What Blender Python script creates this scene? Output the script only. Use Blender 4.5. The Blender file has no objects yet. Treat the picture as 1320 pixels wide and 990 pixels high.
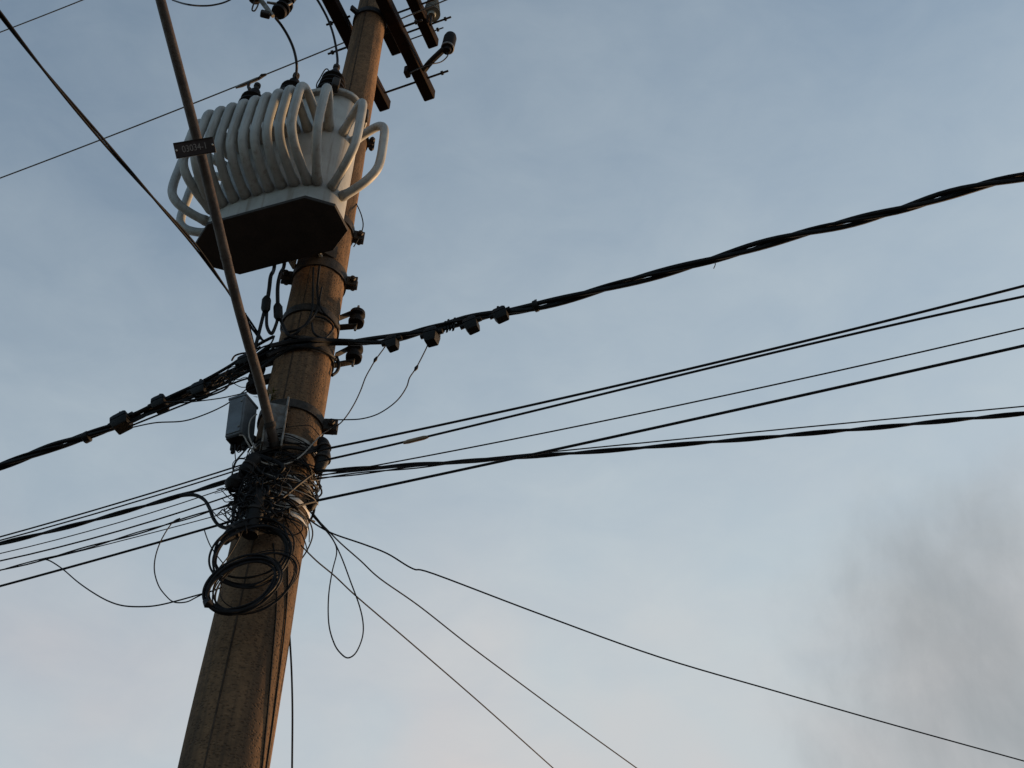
import bpy, math, random
import numpy as np
from mathutils import Vector, Matrix
R = math.radians
random.seed(7)
scene = bpy.context.scene
COL = scene.collection

# ------------------------------------------------------------------ camera
FPX, CAMZ = 1400.0, 1.6                      # focal length in pixels of a 1320 px wide frame
cam_d = bpy.data.cameras.new('camera')
cam_d.sensor_width = 36.0
cam_d.lens = 36.0 * FPX / 1320.0
cam_d.clip_start = 0.05
cam_d.clip_end = 6000
cam = bpy.data.objects.new('camera', cam_d)
cam.location = (0, 0, CAMZ)
cam.rotation_euler = (R(90 + 45), 0, 0)      # looking up at 45 degrees along +Y
COL.objects.link(cam)
scene.camera = cam

# ------------------------------------------------------------------ light, sky, exposure
SUN_AZ = Vector((0.80, 0.60, 0)).normalized()     # towards the low sun: to the right, a little behind the pole
SUN_EL = R(9)
world = bpy.data.worlds.new('World')
scene.world = world
world.use_nodes = True
nt = world.node_tree
nt.nodes.clear()
def N(tree, t, **kw):
    n = tree.nodes.new(t)
    for k, v in kw.items():
        if k in ('operation', 'blend_type', 'data_type', 'noise_dimensions', 'sky_type', 'feature', 'distance', 'interpolation_type', 'normalize'):
            setattr(n, k, v)
        else:
            n.inputs[k].default_value = v
    return n
def math_n(tree, op, a, b=None, clamp=False):
    n = tree.nodes.new('ShaderNodeMath'); n.operation = op; n.use_clamp = clamp
    for i, x in enumerate((a, b)):
        if x is None: continue
        if hasattr(x, 'is_output'): tree.links.new(x, n.inputs[i])
        else: n.inputs[i].default_value = x
    return n.outputs[0]
def maprange(tree, x, a, b, c=0.0, d=1.0, smooth=True):
    n = tree.nodes.new('ShaderNodeMapRange')
    n.interpolation_type = 'SMOOTHSTEP' if smooth else 'LINEAR'
    tree.links.new(x, n.inputs[0])
    for i, v in enumerate((a, b, c, d)): n.inputs[1 + i].default_value = v
    return n.outputs[0]
def mix(tree, fac, a, b):
    n = tree.nodes.new('ShaderNodeMix'); n.data_type = 'RGBA'
    for sock, v in ((n.inputs[0], fac), (n.inputs[6], a), (n.inputs[7], b)):
        if hasattr(v, 'is_output'): tree.links.new(v, sock)
        else: sock.default_value = v if isinstance(v, (int, float)) else (*v, 1.0) if len(v) == 3 else v
    return n.outputs[2]

sky = nt.nodes.new('ShaderNodeTexSky')
sky.sky_type = 'NISHITA'
sky.sun_disc = False
sky.sun_elevation = SUN_EL
sky.sun_rotation = math.atan2(SUN_AZ.x, SUN_AZ.y)
sky.altitude = 600; sky.air_density = 1.0; sky.dust_density = 1.0; sky.ozone_density = 2.0
tc = nt.nodes.new('ShaderNodeTexCoord')
sep = nt.nodes.new('ShaderNodeSeparateXYZ')
nt.links.new(tc.outputs['Generated'], sep.inputs[0])
elev = sep.outputs[2]
def noise(tree, vec, scale, detail=5, rough=.55, dist=0.0, off=(0, 0, 0), stretch=(1, 1, 1)):
    m = tree.nodes.new('ShaderNodeMapping')
    m.inputs['Location'].default_value = off
    m.inputs['Scale'].default_value = stretch
    tree.links.new(vec, m.inputs[0])
    n = tree.nodes.new('ShaderNodeTexNoise')
    n.inputs['Scale'].default_value = scale; n.inputs['Detail'].default_value = detail
    n.inputs['Roughness'].default_value = rough; n.inputs['Distortion'].default_value = dist
    tree.links.new(m.outputs[0], n.inputs['Vector'])
    return n.outputs['Fac']
gen = tc.outputs['Generated']
# thin high veil, thicker towards the horizon on every side, broken by soft noise
veil_base = maprange(nt, elev, 0.97, 0.42, 0.30, 0.90, smooth=False)
n_big = noise(nt, gen, 2.1, 4, .5, .4, (3.1, 1.7, 0.4), (1, 1, 1.6))
n_mid = noise(nt, gen, 6.5, 5, .55, .6, (0.3, 5.2, 2.2), (1, 1, 1.8))
veil = math_n(nt, 'ADD', veil_base, math_n(nt, 'MULTIPLY', math_n(nt, 'SUBTRACT', n_big, 0.5), 0.36))
sdot = nt.nodes.new('ShaderNodeVectorMath'); sdot.operation = 'DOT_PRODUCT'      # thin cloud scatters more light towards the sun's side
nt.links.new(gen, sdot.inputs[0]); sdot.inputs[1].default_value = (SUN_AZ.x * math.cos(SUN_EL), SUN_AZ.y * math.cos(SUN_EL), math.sin(SUN_EL))
veil = math_n(nt, 'ADD', veil, math_n(nt, 'MULTIPLY', math_n(nt, 'SUBTRACT', sdot.outputs['Value'], 0.40), 0.42))
veil = math_n(nt, 'ADD', veil, math_n(nt, 'MULTIPLY', math_n(nt, 'SUBTRACT', n_mid, 0.5), 0.16))
n_wisp = noise(nt, gen, 11, 7, .6, .5, (2.3, 0.4, 6.1), (1.0, 1.5, 2.2))
veil = math_n(nt, 'ADD', veil, math_n(nt, 'MULTIPLY', math_n(nt, 'SUBTRACT', n_wisp, 0.5), 0.18), clamp=True)
SKY_GAIN = 0.130
skyc = nt.nodes.new('ShaderNodeVectorMath'); skyc.operation = 'MULTIPLY'
nt.links.new(sky.outputs[0], skyc.inputs[0]); skyc.inputs[1].default_value = (SKY_GAIN * .92, SKY_GAIN * 1.17, SKY_GAIN * 1.22)
n_tint = noise(nt, gen, 3.0, 3, .5, .3, (8.1, 2.2, 5.0), (1, 1, 1.4))
warm = math_n(nt, 'MULTIPLY', maprange(nt, n_tint, .36, .66), maprange(nt, elev, .70, .40))
cloud_col = mix(nt, warm, (0.448, 0.506, 0.535), (0.525, 0.505, 0.503))
base = mix(nt, veil, skyc.outputs[0], cloud_col)
# one darker rain cloud, low to the right
def ray_dir(px, py):
    x, y = (px - 660) / FPX, (495 - py) / FPX
    return Vector((x, (1 - y) * .70711, (1 + y) * .70711)).normalized()
dc = ray_dir(1295, 890)
dot = nt.nodes.new('ShaderNodeVectorMath'); dot.operation = 'DOT_PRODUCT'
nrm = nt.nodes.new('ShaderNodeVectorMath'); nrm.operation = 'NORMALIZE'
nt.links.new(gen, nrm.inputs[0]); nt.links.new(nrm.outputs[0], dot.inputs[0]); dot.inputs[1].default_value = dc
n_c = noise(nt, gen, 7.0, 6, .55, .35, (1.3, 0.2, 7.7), (1.2, 1, .9))
n_w = noise(nt, gen, 22, 6, .6, .4, (4.3, 1.2, 0.7), (1.5, 1, .6))
blob = math_n(nt, 'ADD', dot.outputs['Value'], math_n(nt, 'ADD', math_n(nt, 'MULTIPLY', math_n(nt, 'SUBTRACT', n_c, .5), 0.028), math_n(nt, 'MULTIPLY', math_n(nt, 'SUBTRACT', n_w, .5), 0.011)))
dark = maprange(nt, blob, 0.977, 1.008, 0, 0.80)
final = mix(nt, dark, base, (0.235, 0.258, 0.275))
bg = nt.nodes.new('ShaderNodeBackground'); bg.inputs['Strength'].default_value = 1.0
wo = nt.nodes.new('ShaderNodeOutputWorld')
nt.links.new(final, bg.inputs['Color']); nt.links.new(bg.outputs[0], wo.inputs['Surface'])

sun_d = bpy.data.lights.new('sun', 'SUN')
sun_d.energy = 4.6; sun_d.angle = R(6); sun_d.color = (1.0, 0.60, 0.29)
sun = bpy.data.objects.new('sun', sun_d)
to_sun = Vector((SUN_AZ.x * math.cos(SUN_EL), SUN_AZ.y * math.cos(SUN_EL), math.sin(SUN_EL)))
sun.rotation_euler = to_sun.to_track_quat('Z', 'Y').to_euler()
sun.location = to_sun * 40
COL.objects.link(sun)

vs = scene.view_settings
vs.view_transform = 'Standard'; vs.look = 'None'; vs.exposure = 0.25; vs.gamma = 1.0
vs.use_curve_mapping = False

# ------------------------------------------------------------------ geometry of the place
S2 = math.sqrt(0.5)
CAM = Vector((0, 0, CAMZ))
POLE = Vector((-1.08, 3.90, 0))
TOCAM = (Vector((0, 0, 0)) - POLE).normalized()        # horizontal, pole -> camera
SIDE = Vector((-TOCAM.y, TOCAM.x, 0))                  # horizontal, to the viewer's right
UP = Vector((0, 0, 1))
def prad(z): return (0.3945 - 0.0175 * z) / 2
def ray(px, py):
    x, y = (px - 660) / FPX, (495 - py) / FPX
    return Vector((x, S2 - y * S2, S2 + y * S2))
def at_z(px, py, z):
    r = ray(px, py); return CAM + r * ((z - CAMZ) / r.z)
def on_plane(px, py, n, p0):
    r = ray(px, py); return CAM + r * ((p0 - CAM).dot(n) / r.dot(n))
def W(px, py, off=0.0):                                # on the upright plane through the pole that faces the viewer
    return on_plane(px, py, TOCAM, POLE + TOCAM * off + UP * CAMZ)
def edir(a): return Vector((math.cos(R(a)), -math.sin(R(a)), 0))    # street direction, a degrees off +X
def around(th, z, off=0.0):                            # a point on the pole; th = 0 faces the viewer, + to the right
    r = prad(z) + off
    return Vector((POLE.x, POLE.y, z)) + (TOCAM * math.cos(R(th)) + SIDE * math.sin(R(th))) * r
def z_of(py):                                          # height on the pole axis seen at row py
    y = (495 - py) / FPX
    return CAMZ + POLE.y * (1 + y) / (1 - y)
def pole_pt(px, py, off=0.0):                          # where a pixel ray meets the pole's skin
    z = z_of(py)
    for _ in range(6):
        r = ray(px, py); r_h = Vector((r.x, r.y, 0)); rad = prad(z) + off
        a = r_h.dot(r_h); b = -2 * r_h.dot(POLE); c = POLE.dot(POLE) - rad * rad
        disc = b * b - 4 * a * c
        t = (-b - math.sqrt(disc)) / (2 * a) if disc > 0 else -b / (2 * a)
        z = CAMZ + r.z * t
    return CAM + r * t

# ------------------------------------------------------------------ materials
MATS = {}
def mat(name, color, rough=.6, metal=0.0, var=0.15, scale=12, bump=0.0, bscale=60, color2=None, spec=.5):
    m = bpy.data.materials.new(name); m.use_nodes = True
    t = m.node_tree; p = t.nodes['Principled BSDF']
    co = t.nodes.new('ShaderNodeTexCoord').outputs['Object']
    n = noise(t, co, scale, 6, .6, .2)
    c2 = color2 or tuple(c * (1 - var) for c in color)
    c1 = tuple(min(1, c * (1 + var)) for c in color) if color2 is None else color
    f = maprange(t, n, .35, .65)
    t.links.new(mix(t, f, c1, c2), p.inputs['Base Color'])
    p.inputs['Roughness'].default_value = rough; p.inputs['Metallic'].default_value = metal
    p.inputs['Specular IOR Level'].default_value = spec
    if bump:
        b = t.nodes.new('ShaderNodeBump'); b.inputs['Strength'].default_value = bump; b.inputs['Distance'].default_value = .01
        t.links.new(noise(t, co, bscale, 5, .6), b.inputs['Height']); t.links.new(b.outputs[0], p.inputs['Normal'])
    MATS[name] = m
    return m
def concrete():
    m = bpy.data.materials.new('concrete'); m.use_nodes = True
    t = m.node_tree; p = t.nodes['Principled BSDF']
    co = t.nodes.new('ShaderNodeTexCoord').outputs['Object']
    big = noise(t, co, 2.2, 5, .6, .5, (0, 0, 0), (1, 1, .35))
    mid = noise(t, co, 16, 6, .65, .3)
    c = mix(t, maprange(t, big, .35, .68), (.195, .117, .065), (.108, .070, .043))
    c = mix(t, maprange(t, mid, .42, .68, 0, .6), c, (.090, .058, .036))
    fine = noise(t, co, 48, 5, .7, .6, (3, 8, 1), (1, 1, 1.9))
    c = mix(t, maprange(t, fine, .50, .68, 0, .60), c, (.062, .045, .033))
    c = mix(t, maprange(t, fine, .46, .30, 0, .25), c, (.27, .19, .12))
    streak = noise(t, co, 9, 4, .6, .2, (2, 3, 1), (1.6, 1.6, .06))
    c = mix(t, maprange(t, streak, .46, .62, 0, .75), c, (.060, .044, .032))
    pale = noise(t, co, 5, 4, .6, .8, (4, 1, 7), (1, 1, .7))
    c = mix(t, maprange(t, pale, .6, .78, 0, .4), c, (.25, .165, .10))
    # pits and voids left by the casting
    m2 = t.nodes.new('ShaderNodeMapping'); m2.inputs['Scale'].default_value = (1, 1, 1.7); t.links.new(co, m2.inputs[0])
    vor = t.nodes.new('ShaderNodeTexVoronoi'); vor.inputs['Scale'].default_value = 58; vor.inputs['Randomness'].default_value = 1
    t.links.new(m2.outputs[0], vor.inputs['Vector'])
    gate = noise(t, co, 26, 4, .7, .4, (9, 2, 2), (1, 1, 1.6))
    pit = math_n(t, 'MULTIPLY', maprange(t, vor.outputs['Distance'], .50, .15), maprange(t, gate, .38, .50))
    c = mix(t, math_n(t, 'MULTIPLY', pit, .38), c, (.030, .023, .018))
    t.links.new(c, p.inputs['Base Color'])
    p.inputs['Roughness'].default_value = .95; p.inputs['Specular IOR Level'].default_value = .15
    h = math_n(t, 'SUBTRACT', math_n(t, 'MULTIPLY', noise(t, co, 90, 5, .7), .35), pit)
    b = t.nodes.new('ShaderNodeBump'); b.inputs['Strength'].default_value = .6; b.inputs['Distance'].default_value = .006
    t.links.new(h, b.inputs['Height']); t.links.new(b.outputs[0], p.inputs['Normal'])
    MATS['concrete'] = m
concrete()
def paint():
    m = bpy.data.materials.new('tank_paint'); m.use_nodes = True
    t = m.node_tree; p = t.nodes['Principled BSDF']
    co = t.nodes.new('ShaderNodeTexCoord').outputs['Object']
    c = mix(t, maprange(t, noise(t, co, 5, 5, .6, .4), .35, .7), (.345, .358, .346), (.25, .257, .246))
    st = noise(t, co, 14, 5, .65, .3, (1, 1, 4), (2.2, 2.2, .12))
    c = mix(t, maprange(t, st, .50, .70, 0, .65), c, (.17, .145, .112))
    sp = noise(t, co, 55, 4, .7, .2, (5, 5, 5))
    c = mix(t, maprange(t, sp, .63, .72, 0, .6), c, (.20, .15, .10))
    t.links.new(c, p.inputs['Base Color'])
    p.inputs['Roughness'].default_value = .55
    b = t.nodes.new('ShaderNodeBump'); b.inputs['Strength'].default_value = .12; b.inputs['Distance'].default_value = .004
    t.links.new(noise(t, co, 40, 4, .6), b.inputs['Height']); t.links.new(b.outputs[0], p.inputs['Normal'])
    MATS['tank_paint'] = m
paint()
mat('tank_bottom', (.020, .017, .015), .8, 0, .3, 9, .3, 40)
mat('black_cable', (.007, .007, .008), .6, 0, .35, 30, .15, 120, spec=.16)
mat('black_plastic', (.006, .006, .006), .6, 0, .35, 20, .3, 70, spec=.18)
mat('galvanised', (.20, .20, .19), .55, .6, .25, 22, .15, 80, color2=(.12, .10, .08))
mat('dark_steel', (.030, .026, .023), .7, .3, .35, 25, .25, 70, spec=.3)
mat('lamp_pipe', (.075, .056, .043), .6, .3, .3, 11, .35, 50, color2=(.042, .028, .021))
mat('wood', (.026, .014, .010), .9, 0, .35, 6, .4, 45, color2=(.013, .009, .007), spec=.1)
mat('porcelain', (.010, .008, .008), .65, 0, .3, 15, spec=.12)
mat('grey_polymer', (.22, .24, .22), .45, 0, .15, 18)
mat('pale_band', (.55, .53, .49), .4, .35, .2, 20)
mat('pale_wire', (.24, .225, .20), .6, 0, .2, 20)
mat('box_grey', (.115, .135, .155), .6, .1, .12, 9, .15, 40, color2=(.070, .078, .085))
mat('plate_dark', (.045, .038, .042), .45, .2, .25, 18)
mat('lettering', (.27, .26, .26), .6, 0, .1, 20)
mat('bare_wire', (.11, .105, .10), .5, .6, .2, 20)
mat('moss', (.12, .13, .035), .95, 0, .35, 40, .5, 90)
mat('asphalt', (.052, .051, .050), .9, 0, .25, 3, .5, 150)
mat('earth', (.085, .065, .045), .95, 0, .35, .6, .4, 20)
mat('paving', (.20, .19, .175), .9, 0, .2, 2, .3, 60)
mat('kerb', (.33, .32, .30), .9, 0, .2, 4, .3, 60)
mat('seam', (.050, .037, .028), .95, 0, .3, 20, .4, 80, spec=.1)
mat('tape', (.20, .14, .085), .6, 0, .2, 30)

# ------------------------------------------------------------------ mesh helpers
ORIG = {}
class MB:
    def __init__(s): s.v = []; s.f = []; s.sm = []
    def add(s, vs_, fs, smooth=True):
        o = len(s.v); s.v += [Vector(v) for v in vs_]; s.f += [tuple(i + o for i in f) for f in fs]; s.sm += [smooth] * len(fs); return s
    def tube(s, path, r, n=8, closed=False, caps=True):
        path = [Vector(p) for p in path]; L = len(path)
        rs = r if isinstance(r, (list, tuple)) else [r] * L
        vs_, fs = [], []; u = None
        for i, p in enumerate(path):
            if closed: t = path[(i + 1) % L] - path[i - 1]
            else: t = path[min(i + 1, L - 1)] - path[max(i - 1, 0)]
            t.normalize() if t.length > 1e-9 else None
            if u is None:
                u = t.cross(Vector((0, 0, 1)))
                if u.length < .1: u = t.cross(Vector((1, 0, 0)))
            u = (u - t * u.dot(t)).normalized(); w = t.cross(u)
            for k in range(n):
                a = 2 * math.pi * k / n
                vs_.append(p + (u * math.cos(a) + w * math.sin(a)) * rs[i])
        for i in range(L if closed else L - 1):
            j = (i + 1) % L
            for k in range(n):
                fs.append((i * n + k, i * n + (k + 1) % n, j * n + (k + 1) % n, j * n + k))
        if caps and not closed:
            fs += [tuple(range(n))[::-1], tuple((L - 1) * n + k for k in range(n))]
        return s.add(vs_, fs)
    def box(s, c, ax, ay, az, bev=0.0):
        c = Vector(c); ax, ay, az = Vector(ax), Vector(ay), Vector(az)         # half extents as vectors
        if not bev:
            vs_ = [c + ax * i + ay * j + az * k for i in (-1, 1) for j in (-1, 1) for k in (-1, 1)]
            return s.add(vs_, [(0, 1, 3, 2), (4, 6, 7, 5), (0, 4, 5, 1), (2, 3, 7, 6), (0, 2, 6, 4), (1, 5, 7, 3)], False)
        lx, ly, lz = ax.length, ay.length, az.length; X, Y, Z = ax / lx, ay / ly, az / lz
        b = min(bev, lx * .9, ly * .9, lz * .9)
        vs_, idx = [], {}
        for i in (-1, 1):
            for j in (-1, 1):
                for k in (-1, 1):
                    for q in range(3):
                        d = [lx - b, ly - b, lz - b]; d[q] += b
                        idx[(i, j, k, q)] = len(vs_); vs_.append(c + X * i * d[0] + Y * j * d[1] + Z * k * d[2])
        fs = []
        for i in (-1, 1):
            fs.append([idx[(i, *p, 0)] for p in ((-1, -1), (1, -1), (1, 1), (-1, 1))])
            fs.append([idx[(p[0], i, p[1], 1)] for p in ((-1, -1), (1, -1), (1, 1), (-1, 1))])
            fs.append([idx[(*p, i, 2)] for p in ((-1, -1), (1, -1), (1, 1), (-1, 1))])
        for a in (-1, 1):
            for b_ in (-1, 1):
                fs.append([idx[(a, b_, -1, 0)], idx[(a, b_, 1, 0)], idx[(a, b_, 1, 1)], idx[(a, b_, -1, 1)]])
                fs.append([idx[(a, -1, b_, 0)], idx[(a, 1, b_, 0)], idx[(a, 1, b_, 2)], idx[(a, -1, b_, 2)]])
                fs.append([idx[(-1, a, b_, 1)], idx[(1, a, b_, 1)], idx[(1, a, b_, 2)], idx[(-1, a, b_, 2)]])
                for k in (-1, 1): fs.append([idx[(a, b_, k, q)] for q in range(3)])
        return s.add(vs_, fs, False)
    def lathe(s, o, axis, prof, n=20, caps=True):
        o = Vector(o); t = Vector(axis).normalized()
        u = t.cross(Vector((0, 0, 1)));
        if u.length < .1: u = t.cross(Vector((1, 0, 0)))
        u.normalize(); w = t.cross(u); vs_, fs = [], []
        for (h, r) in prof:
            for k in range(n):
                a = 2 * math.pi * k / n; vs_.append(o + t * h + (u * math.cos(a) + w * math.sin(a)) * r)
        for i in range(len(prof) - 1):
            for k in range(n): fs.append((i * n + k, i * n + (k + 1) % n, (i + 1) * n + (k + 1) % n, (i + 1) * n + k))
        if caps: fs += [tuple(range(n))[::-1], tuple((len(prof) - 1) * n + k for k in range(n))]
        return s.add(vs_, fs)
    def loft(s, rings, caps=True, smooth=True):
        n = len(rings[0]); vs_ = [p for r_ in rings for p in r_]; fs = []
        for i in range(len(rings) - 1):
            for k in range(n): fs.append((i * n + k, i * n + (k + 1) % n, (i + 1) * n + (k + 1) % n, (i + 1) * n + k))
        s.add(vs_, fs, smooth)
        if caps:
            s.add(rings[0], [tuple(range(n))[::-1]], False); s.add(rings[-1], [tuple(range(n))], False)
        return s
    def build(s, name, m, parent=None, origin=None):
        if origin is None:
            if parent is not None: origin = ORIG[parent.name]
            else:
                lo = [min(v[i] for v in s.v) for i in range(3)]; hi = [max(v[i] for v in s.v) for i in range(3)]
                origin = Vector(((lo[0] + hi[0]) / 2, (lo[1] + hi[1]) / 2, lo[2]))
        origin = Vector(origin)
        me = bpy.data.meshes.new(name)
        me.from_pydata([tuple(v - origin) for v in s.v], [], s.f)
        me.polygons.foreach_set('use_smooth', s.sm)
        me.materials.append(MATS[m])
        import bmesh
        bm = bmesh.new(); bm.from_mesh(me); bmesh.ops.recalc_face_normals(bm, faces=bm.faces); bm.to_mesh(me); bm.free()
        try: me.set_sharp_from_angle(angle=R(40))
        except Exception: pass
        o = bpy.data.objects.new(name, me); COL.objects.link(o)
        if parent is not None:
            o.parent = parent; o.location = origin - ORIG[parent.name]
        else: o.location = origin
        ORIG[o.name] = origin
        return o
def tag(o, label, cat, group=None, kind=None):
    if label: o['label'] = label
    if cat: o['category'] = cat
    if group: o['group'] = group
    if kind: o['kind'] = kind
    return o
def thing(name, loc, label, cat, group=None):
    o = bpy.data.objects.new(name, None); o.empty_display_size = .1
    COL.objects.link(o); o.location = loc; ORIG[o.name] = Vector(loc)
    return tag(o, label, cat, group)
def smooth(pts, m=8, closed=False):
    pts = [Vector(p) for p in pts]; n = len(pts); out = []
    if n < 3: return pts
    for i in range(n if closed else n - 1):
        if closed: p0, p1, p2, p3 = pts[i - 1], pts[i], pts[(i + 1) % n], pts[(i + 2) % n]
        else: p0, p1, p2, p3 = pts[max(i - 1, 0)], pts[i], pts[i + 1], pts[min(i + 2, n - 1)]
        for k in range(m):
            t = k / m
            out.append(.5 * ((2 * p1) + (p2 - p0) * t + (2 * p0 - 5 * p1 + 4 * p2 - p3) * t * t + (3 * p1 - p0 - 3 * p2 + p3) * t ** 3))
    if not closed: out.append(pts[-1])
    return out
def wire(name, pts, r, m, label=None, cat='cable', group=None, parent=None, n=6, sub=8):
    o = MB().tube(smooth(pts, sub), r, n).build(name, m, parent)
    if parent is None: tag(o, label, cat, group)
    return o
def span(px, a, anchor, ext=14.0, deg=2, keep=None, sagk=.006, step=.18):
    """A cable in the upright plane through `anchor` along the street direction a: fitted to its sag and run on past the frame."""
    e = edir(a); n = Vector((e.y, -e.x, 0))
    P = [on_plane(x, y, n, anchor) for x, y in px]
    s = np.array([(p - anchor).dot(e) for p in P]); z = np.array([p.z for p in P])
    c = np.polyfit(s, z, deg)
    out = []
    L = abs(s[-1] - s[0]); k = max(8, int(L / step))
    for i in range(k + 1):
        t = s[0] + (s[-1] - s[0]) * i / k
        q = anchor + e * t; out.append(Vector((q.x, q.y, float(np.polyval(c, t)))))
    d = 1 if s[-1] > s[0] else -1
    slope = (out[-1].z - out[-2].z) / (abs(s[-1] - s[0]) / k)
    z0 = out[-1].z; s0 = s[-1]; sl = max(-.12, min(.12, slope))
    for i in range(1, int(ext / .5) + 1):
        t = .5 * i; q = anchor + e * (s0 + d * t)
        out.append(Vector((q.x, q.y, z0 + sl * t + sagk * t * t / 2)))
    return out
def resample(path, step):
    out = [path[0]]; acc = 0
    for a, b in zip(path, path[1:]):
        d = (b - a).length; t = step - acc
        while t <= d:
            out.append(a.lerp(b, t / d)); t += step
        acc = (acc + d) % step
    return out
def twist(path, offs, pitch, ph=0.0):
    """offs = list of (radius, angle) of the strands; gives one path for each strand."""
    outs = [[] for _ in offs]; u = None; s = 0
    for i, p in enumerate(path):
        t = (path[min(i + 1, len(path) - 1)] - path[max(i - 1, 0)]).normalized()
        if i: s += (p - path[i - 1]).length
        if u is None: u = t.cross(UP).normalized()
        u = (u - t * u.dot(t)).normalized(); w = t.cross(u)
        for k, (r, a) in enumerate(offs):
            th = a + ph + 2 * math.pi * s / pitch + .5 * math.sin(s * 2.3)
            outs[k].append(p + (u * math.cos(th) + w * math.sin(th)) * r)
    return outs
def ring_on_pole(z0, th0, th1, off, h, thick, n=28, tilt=0.0):
    """A flat strap bent round the pole from angle th0 to th1."""
    rings = []
    for i in range(n + 1):
        th = th0 + (th1 - th0) * i / n; z = z0 + tilt * math.sin(R(th))
        rings.append([around(th, z - h / 2, off), around(th, z - h / 2, off + thick), around(th, z + h / 2, off + thick), around(th, z + h / 2, off)])
    return rings

# ------------------------------------------------------------------ the setting below the picture
def strip(name, m, d0, d1, z, half=60, label=None):
    e = edir(21); nrm_ = Vector((-e.y, e.x, 0)) * -1      # nrm_: from the pole line towards the street and the viewer
    o = Vector((POLE.x, POLE.y, 0)); nrm_ = Vector((e.y, -e.x, 0))
    b = MB(); q = [o + e * -half + nrm_ * d0, o + e * half + nrm_ * d0, o + e * half + nrm_ * d1, o + e * -half + nrm_ * d1]
    if isinstance(z, tuple):
        b.loft([[Vector((p.x, p.y, z[0])) for p in q], [Vector((p.x, p.y, z[1])) for p in q]], True, False)
    else: b.add([Vector((p.x, p.y, z)) for p in q], [(0, 1, 2, 3)], False)
    ob = b.build(name, m); ob['kind'] = 'structure'; return ob
g = MB().add([(-3000, -3000, -.012), (3000, -3000, -.012), (3000, 3000, -.012), (-3000, 3000, -.012)], [(0, 1, 2, 3)], False).build('ground', 'earth')
g['kind'] = 'structure'
strip('road', 'asphalt', .62, 7.6, -.004)
strip('pavement', 'paving', -1.6, .50, (-.010, .12))
strip('kerb', 'kerb', .503, .617, (-.010, .125))

# ------------------------------------------------------------------ the pole
PTOP = 10.65
pole = thing('utility_pole', (POLE.x, POLE.y, .12), 'tall tapered brown concrete utility pole carrying the transformer and all the cables', 'utility pole')
b = MB()
rings = []
zs = [.12 + i * (PTOP - .12) / 60 for i in range(61)]
for z in zs:
    ring = []
    for k in range(56):
        th = 360 * k / 56
        ring.append(around(th, z, .0012 * math.sin(z * 7 + k * .9) + .0010 * math.sin(k * 2.1 + z * 3)))
    rings.append(ring)
b.loft(rings); b.build('shaft', 'concrete', pole)
for th in (-24, 156):                                     # casting seams
    MB().tube([around(th + 1.2 * math.sin(z * 1.7), z, -.0015) for z in zs], .0048, 6).build('casting_seam', 'seam', pole)
for py, h, tl in ((641, .030, .010), (662, .024, -.012), (686, .026, .03), (592, .05, 0), (676, .03, -.005)):
    z = z_of(py)
    MB().loft(ring_on_pole(z, -180, 180, .002, h, .004, 40, tl), False).build('steel_band', 'pale_band' if py not in (592, 676) else 'galvanised', pole)
cap = MB().lathe((POLE.x, POLE.y, PTOP), UP, [(0, prad(PTOP) * .98), (.02, prad(PTOP) * .9), (.03, .02)], 40); cap.build('top_cap', 'concrete', pole)

# ------------------------------------------------------------------ crossarms
AD = Vector((math.sin(R(20.5)), math.cos(R(20.5)), 0))    # along a crossarm, away from the viewer
AE = Vector((AD.y, -AD.x, 0))                              # along the street, to the right
def crossarm(z, side, s0, s1, label, off):
    c0 = Vector((POLE.x, POLE.y, z)) + AE * off
    b = MB(); mid = c0 + AD * (s0 + s1) / 2
    b.box(mid, AD * (s1 - s0) / 2, AE * .046, UP * .058, .008)
    t = thing('crossarm', mid - UP * .058, label, 'crossarm', 'crossarms bolted in pairs to the pole top')
    b.build('beam', 'wood', t)
    return t, c0
def bolt(parent, c0, s, l0, l1, dz=0.0, r=.009):
    p = c0 + AD * s + UP * dz
    bb = MB(); bb.tube([p + AE * l0, p + AE * l1], r, 8)
    for q in (l0 + .03, l1 - .06):
        bb.lathe(p + AE * q, AE, [(0, .019), (.016, .019)], 6)
    bb.build('tie_bolt', 'dark_steel', parent)
ZL, ZU = 9.39, 10.24
tA, cA = crossarm(ZL, -1, -1.25, .70, 'dark wooden crossarm, lower pair, passing left of and behind the pole', -.20)
tC, cC = crossarm(ZL, 1, -1.25, .74, 'dark reddish crossarm with longest visible face, just right of the pole', .175)
tB, cB = crossarm(ZU, -1, -1.25, .68, 'short visible crossarm stub of the upper pair between pole and long crossarm', -.155)
tD, cD = crossarm(ZU, 1, -1.25, .73, 'upper crossarm at far right, beside the ribbed grey insulator', .165)
midL = Vector((POLE.x, POLE.y, ZL)); midU = Vector((POLE.x, POLE.y, ZU))
bolt(tC, midL, .58, -.22, .40); bolt(tC, midL, .12, -.42, .38)
bolt(tD, midU, .55, -.2, .40); bolt(tD, midU, .20, -.2, .30, r=.007); bolt(tD, midU, .62, -.2, .30, .01, .006); bolt(tD, midU, .36, -.2, .42)
bolt(tA, midL, -.10, -.32, -.12)
pc = thing('pole_top_collar', around(0, ZL + .02), 'dark steel collar gripping the pole where the lower crossarms meet', 'collar')
MB().loft(ring_on_pole(ZL - .02, -180, 180, .001, .06, .012, 36), False).build('strap', 'dark_steel', pc)
for th in (-60, 62):
    bb = MB(); p = around(th, ZL - .02, .02); d = (p - Vector((POLE.x, POLE.y, p.z))).normalized()
    bb.box(p + d * .02, d * .03, UP * .03, UP.cross(d) * .012, .004); bb.build('lug', 'dark_steel', pc)

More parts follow.
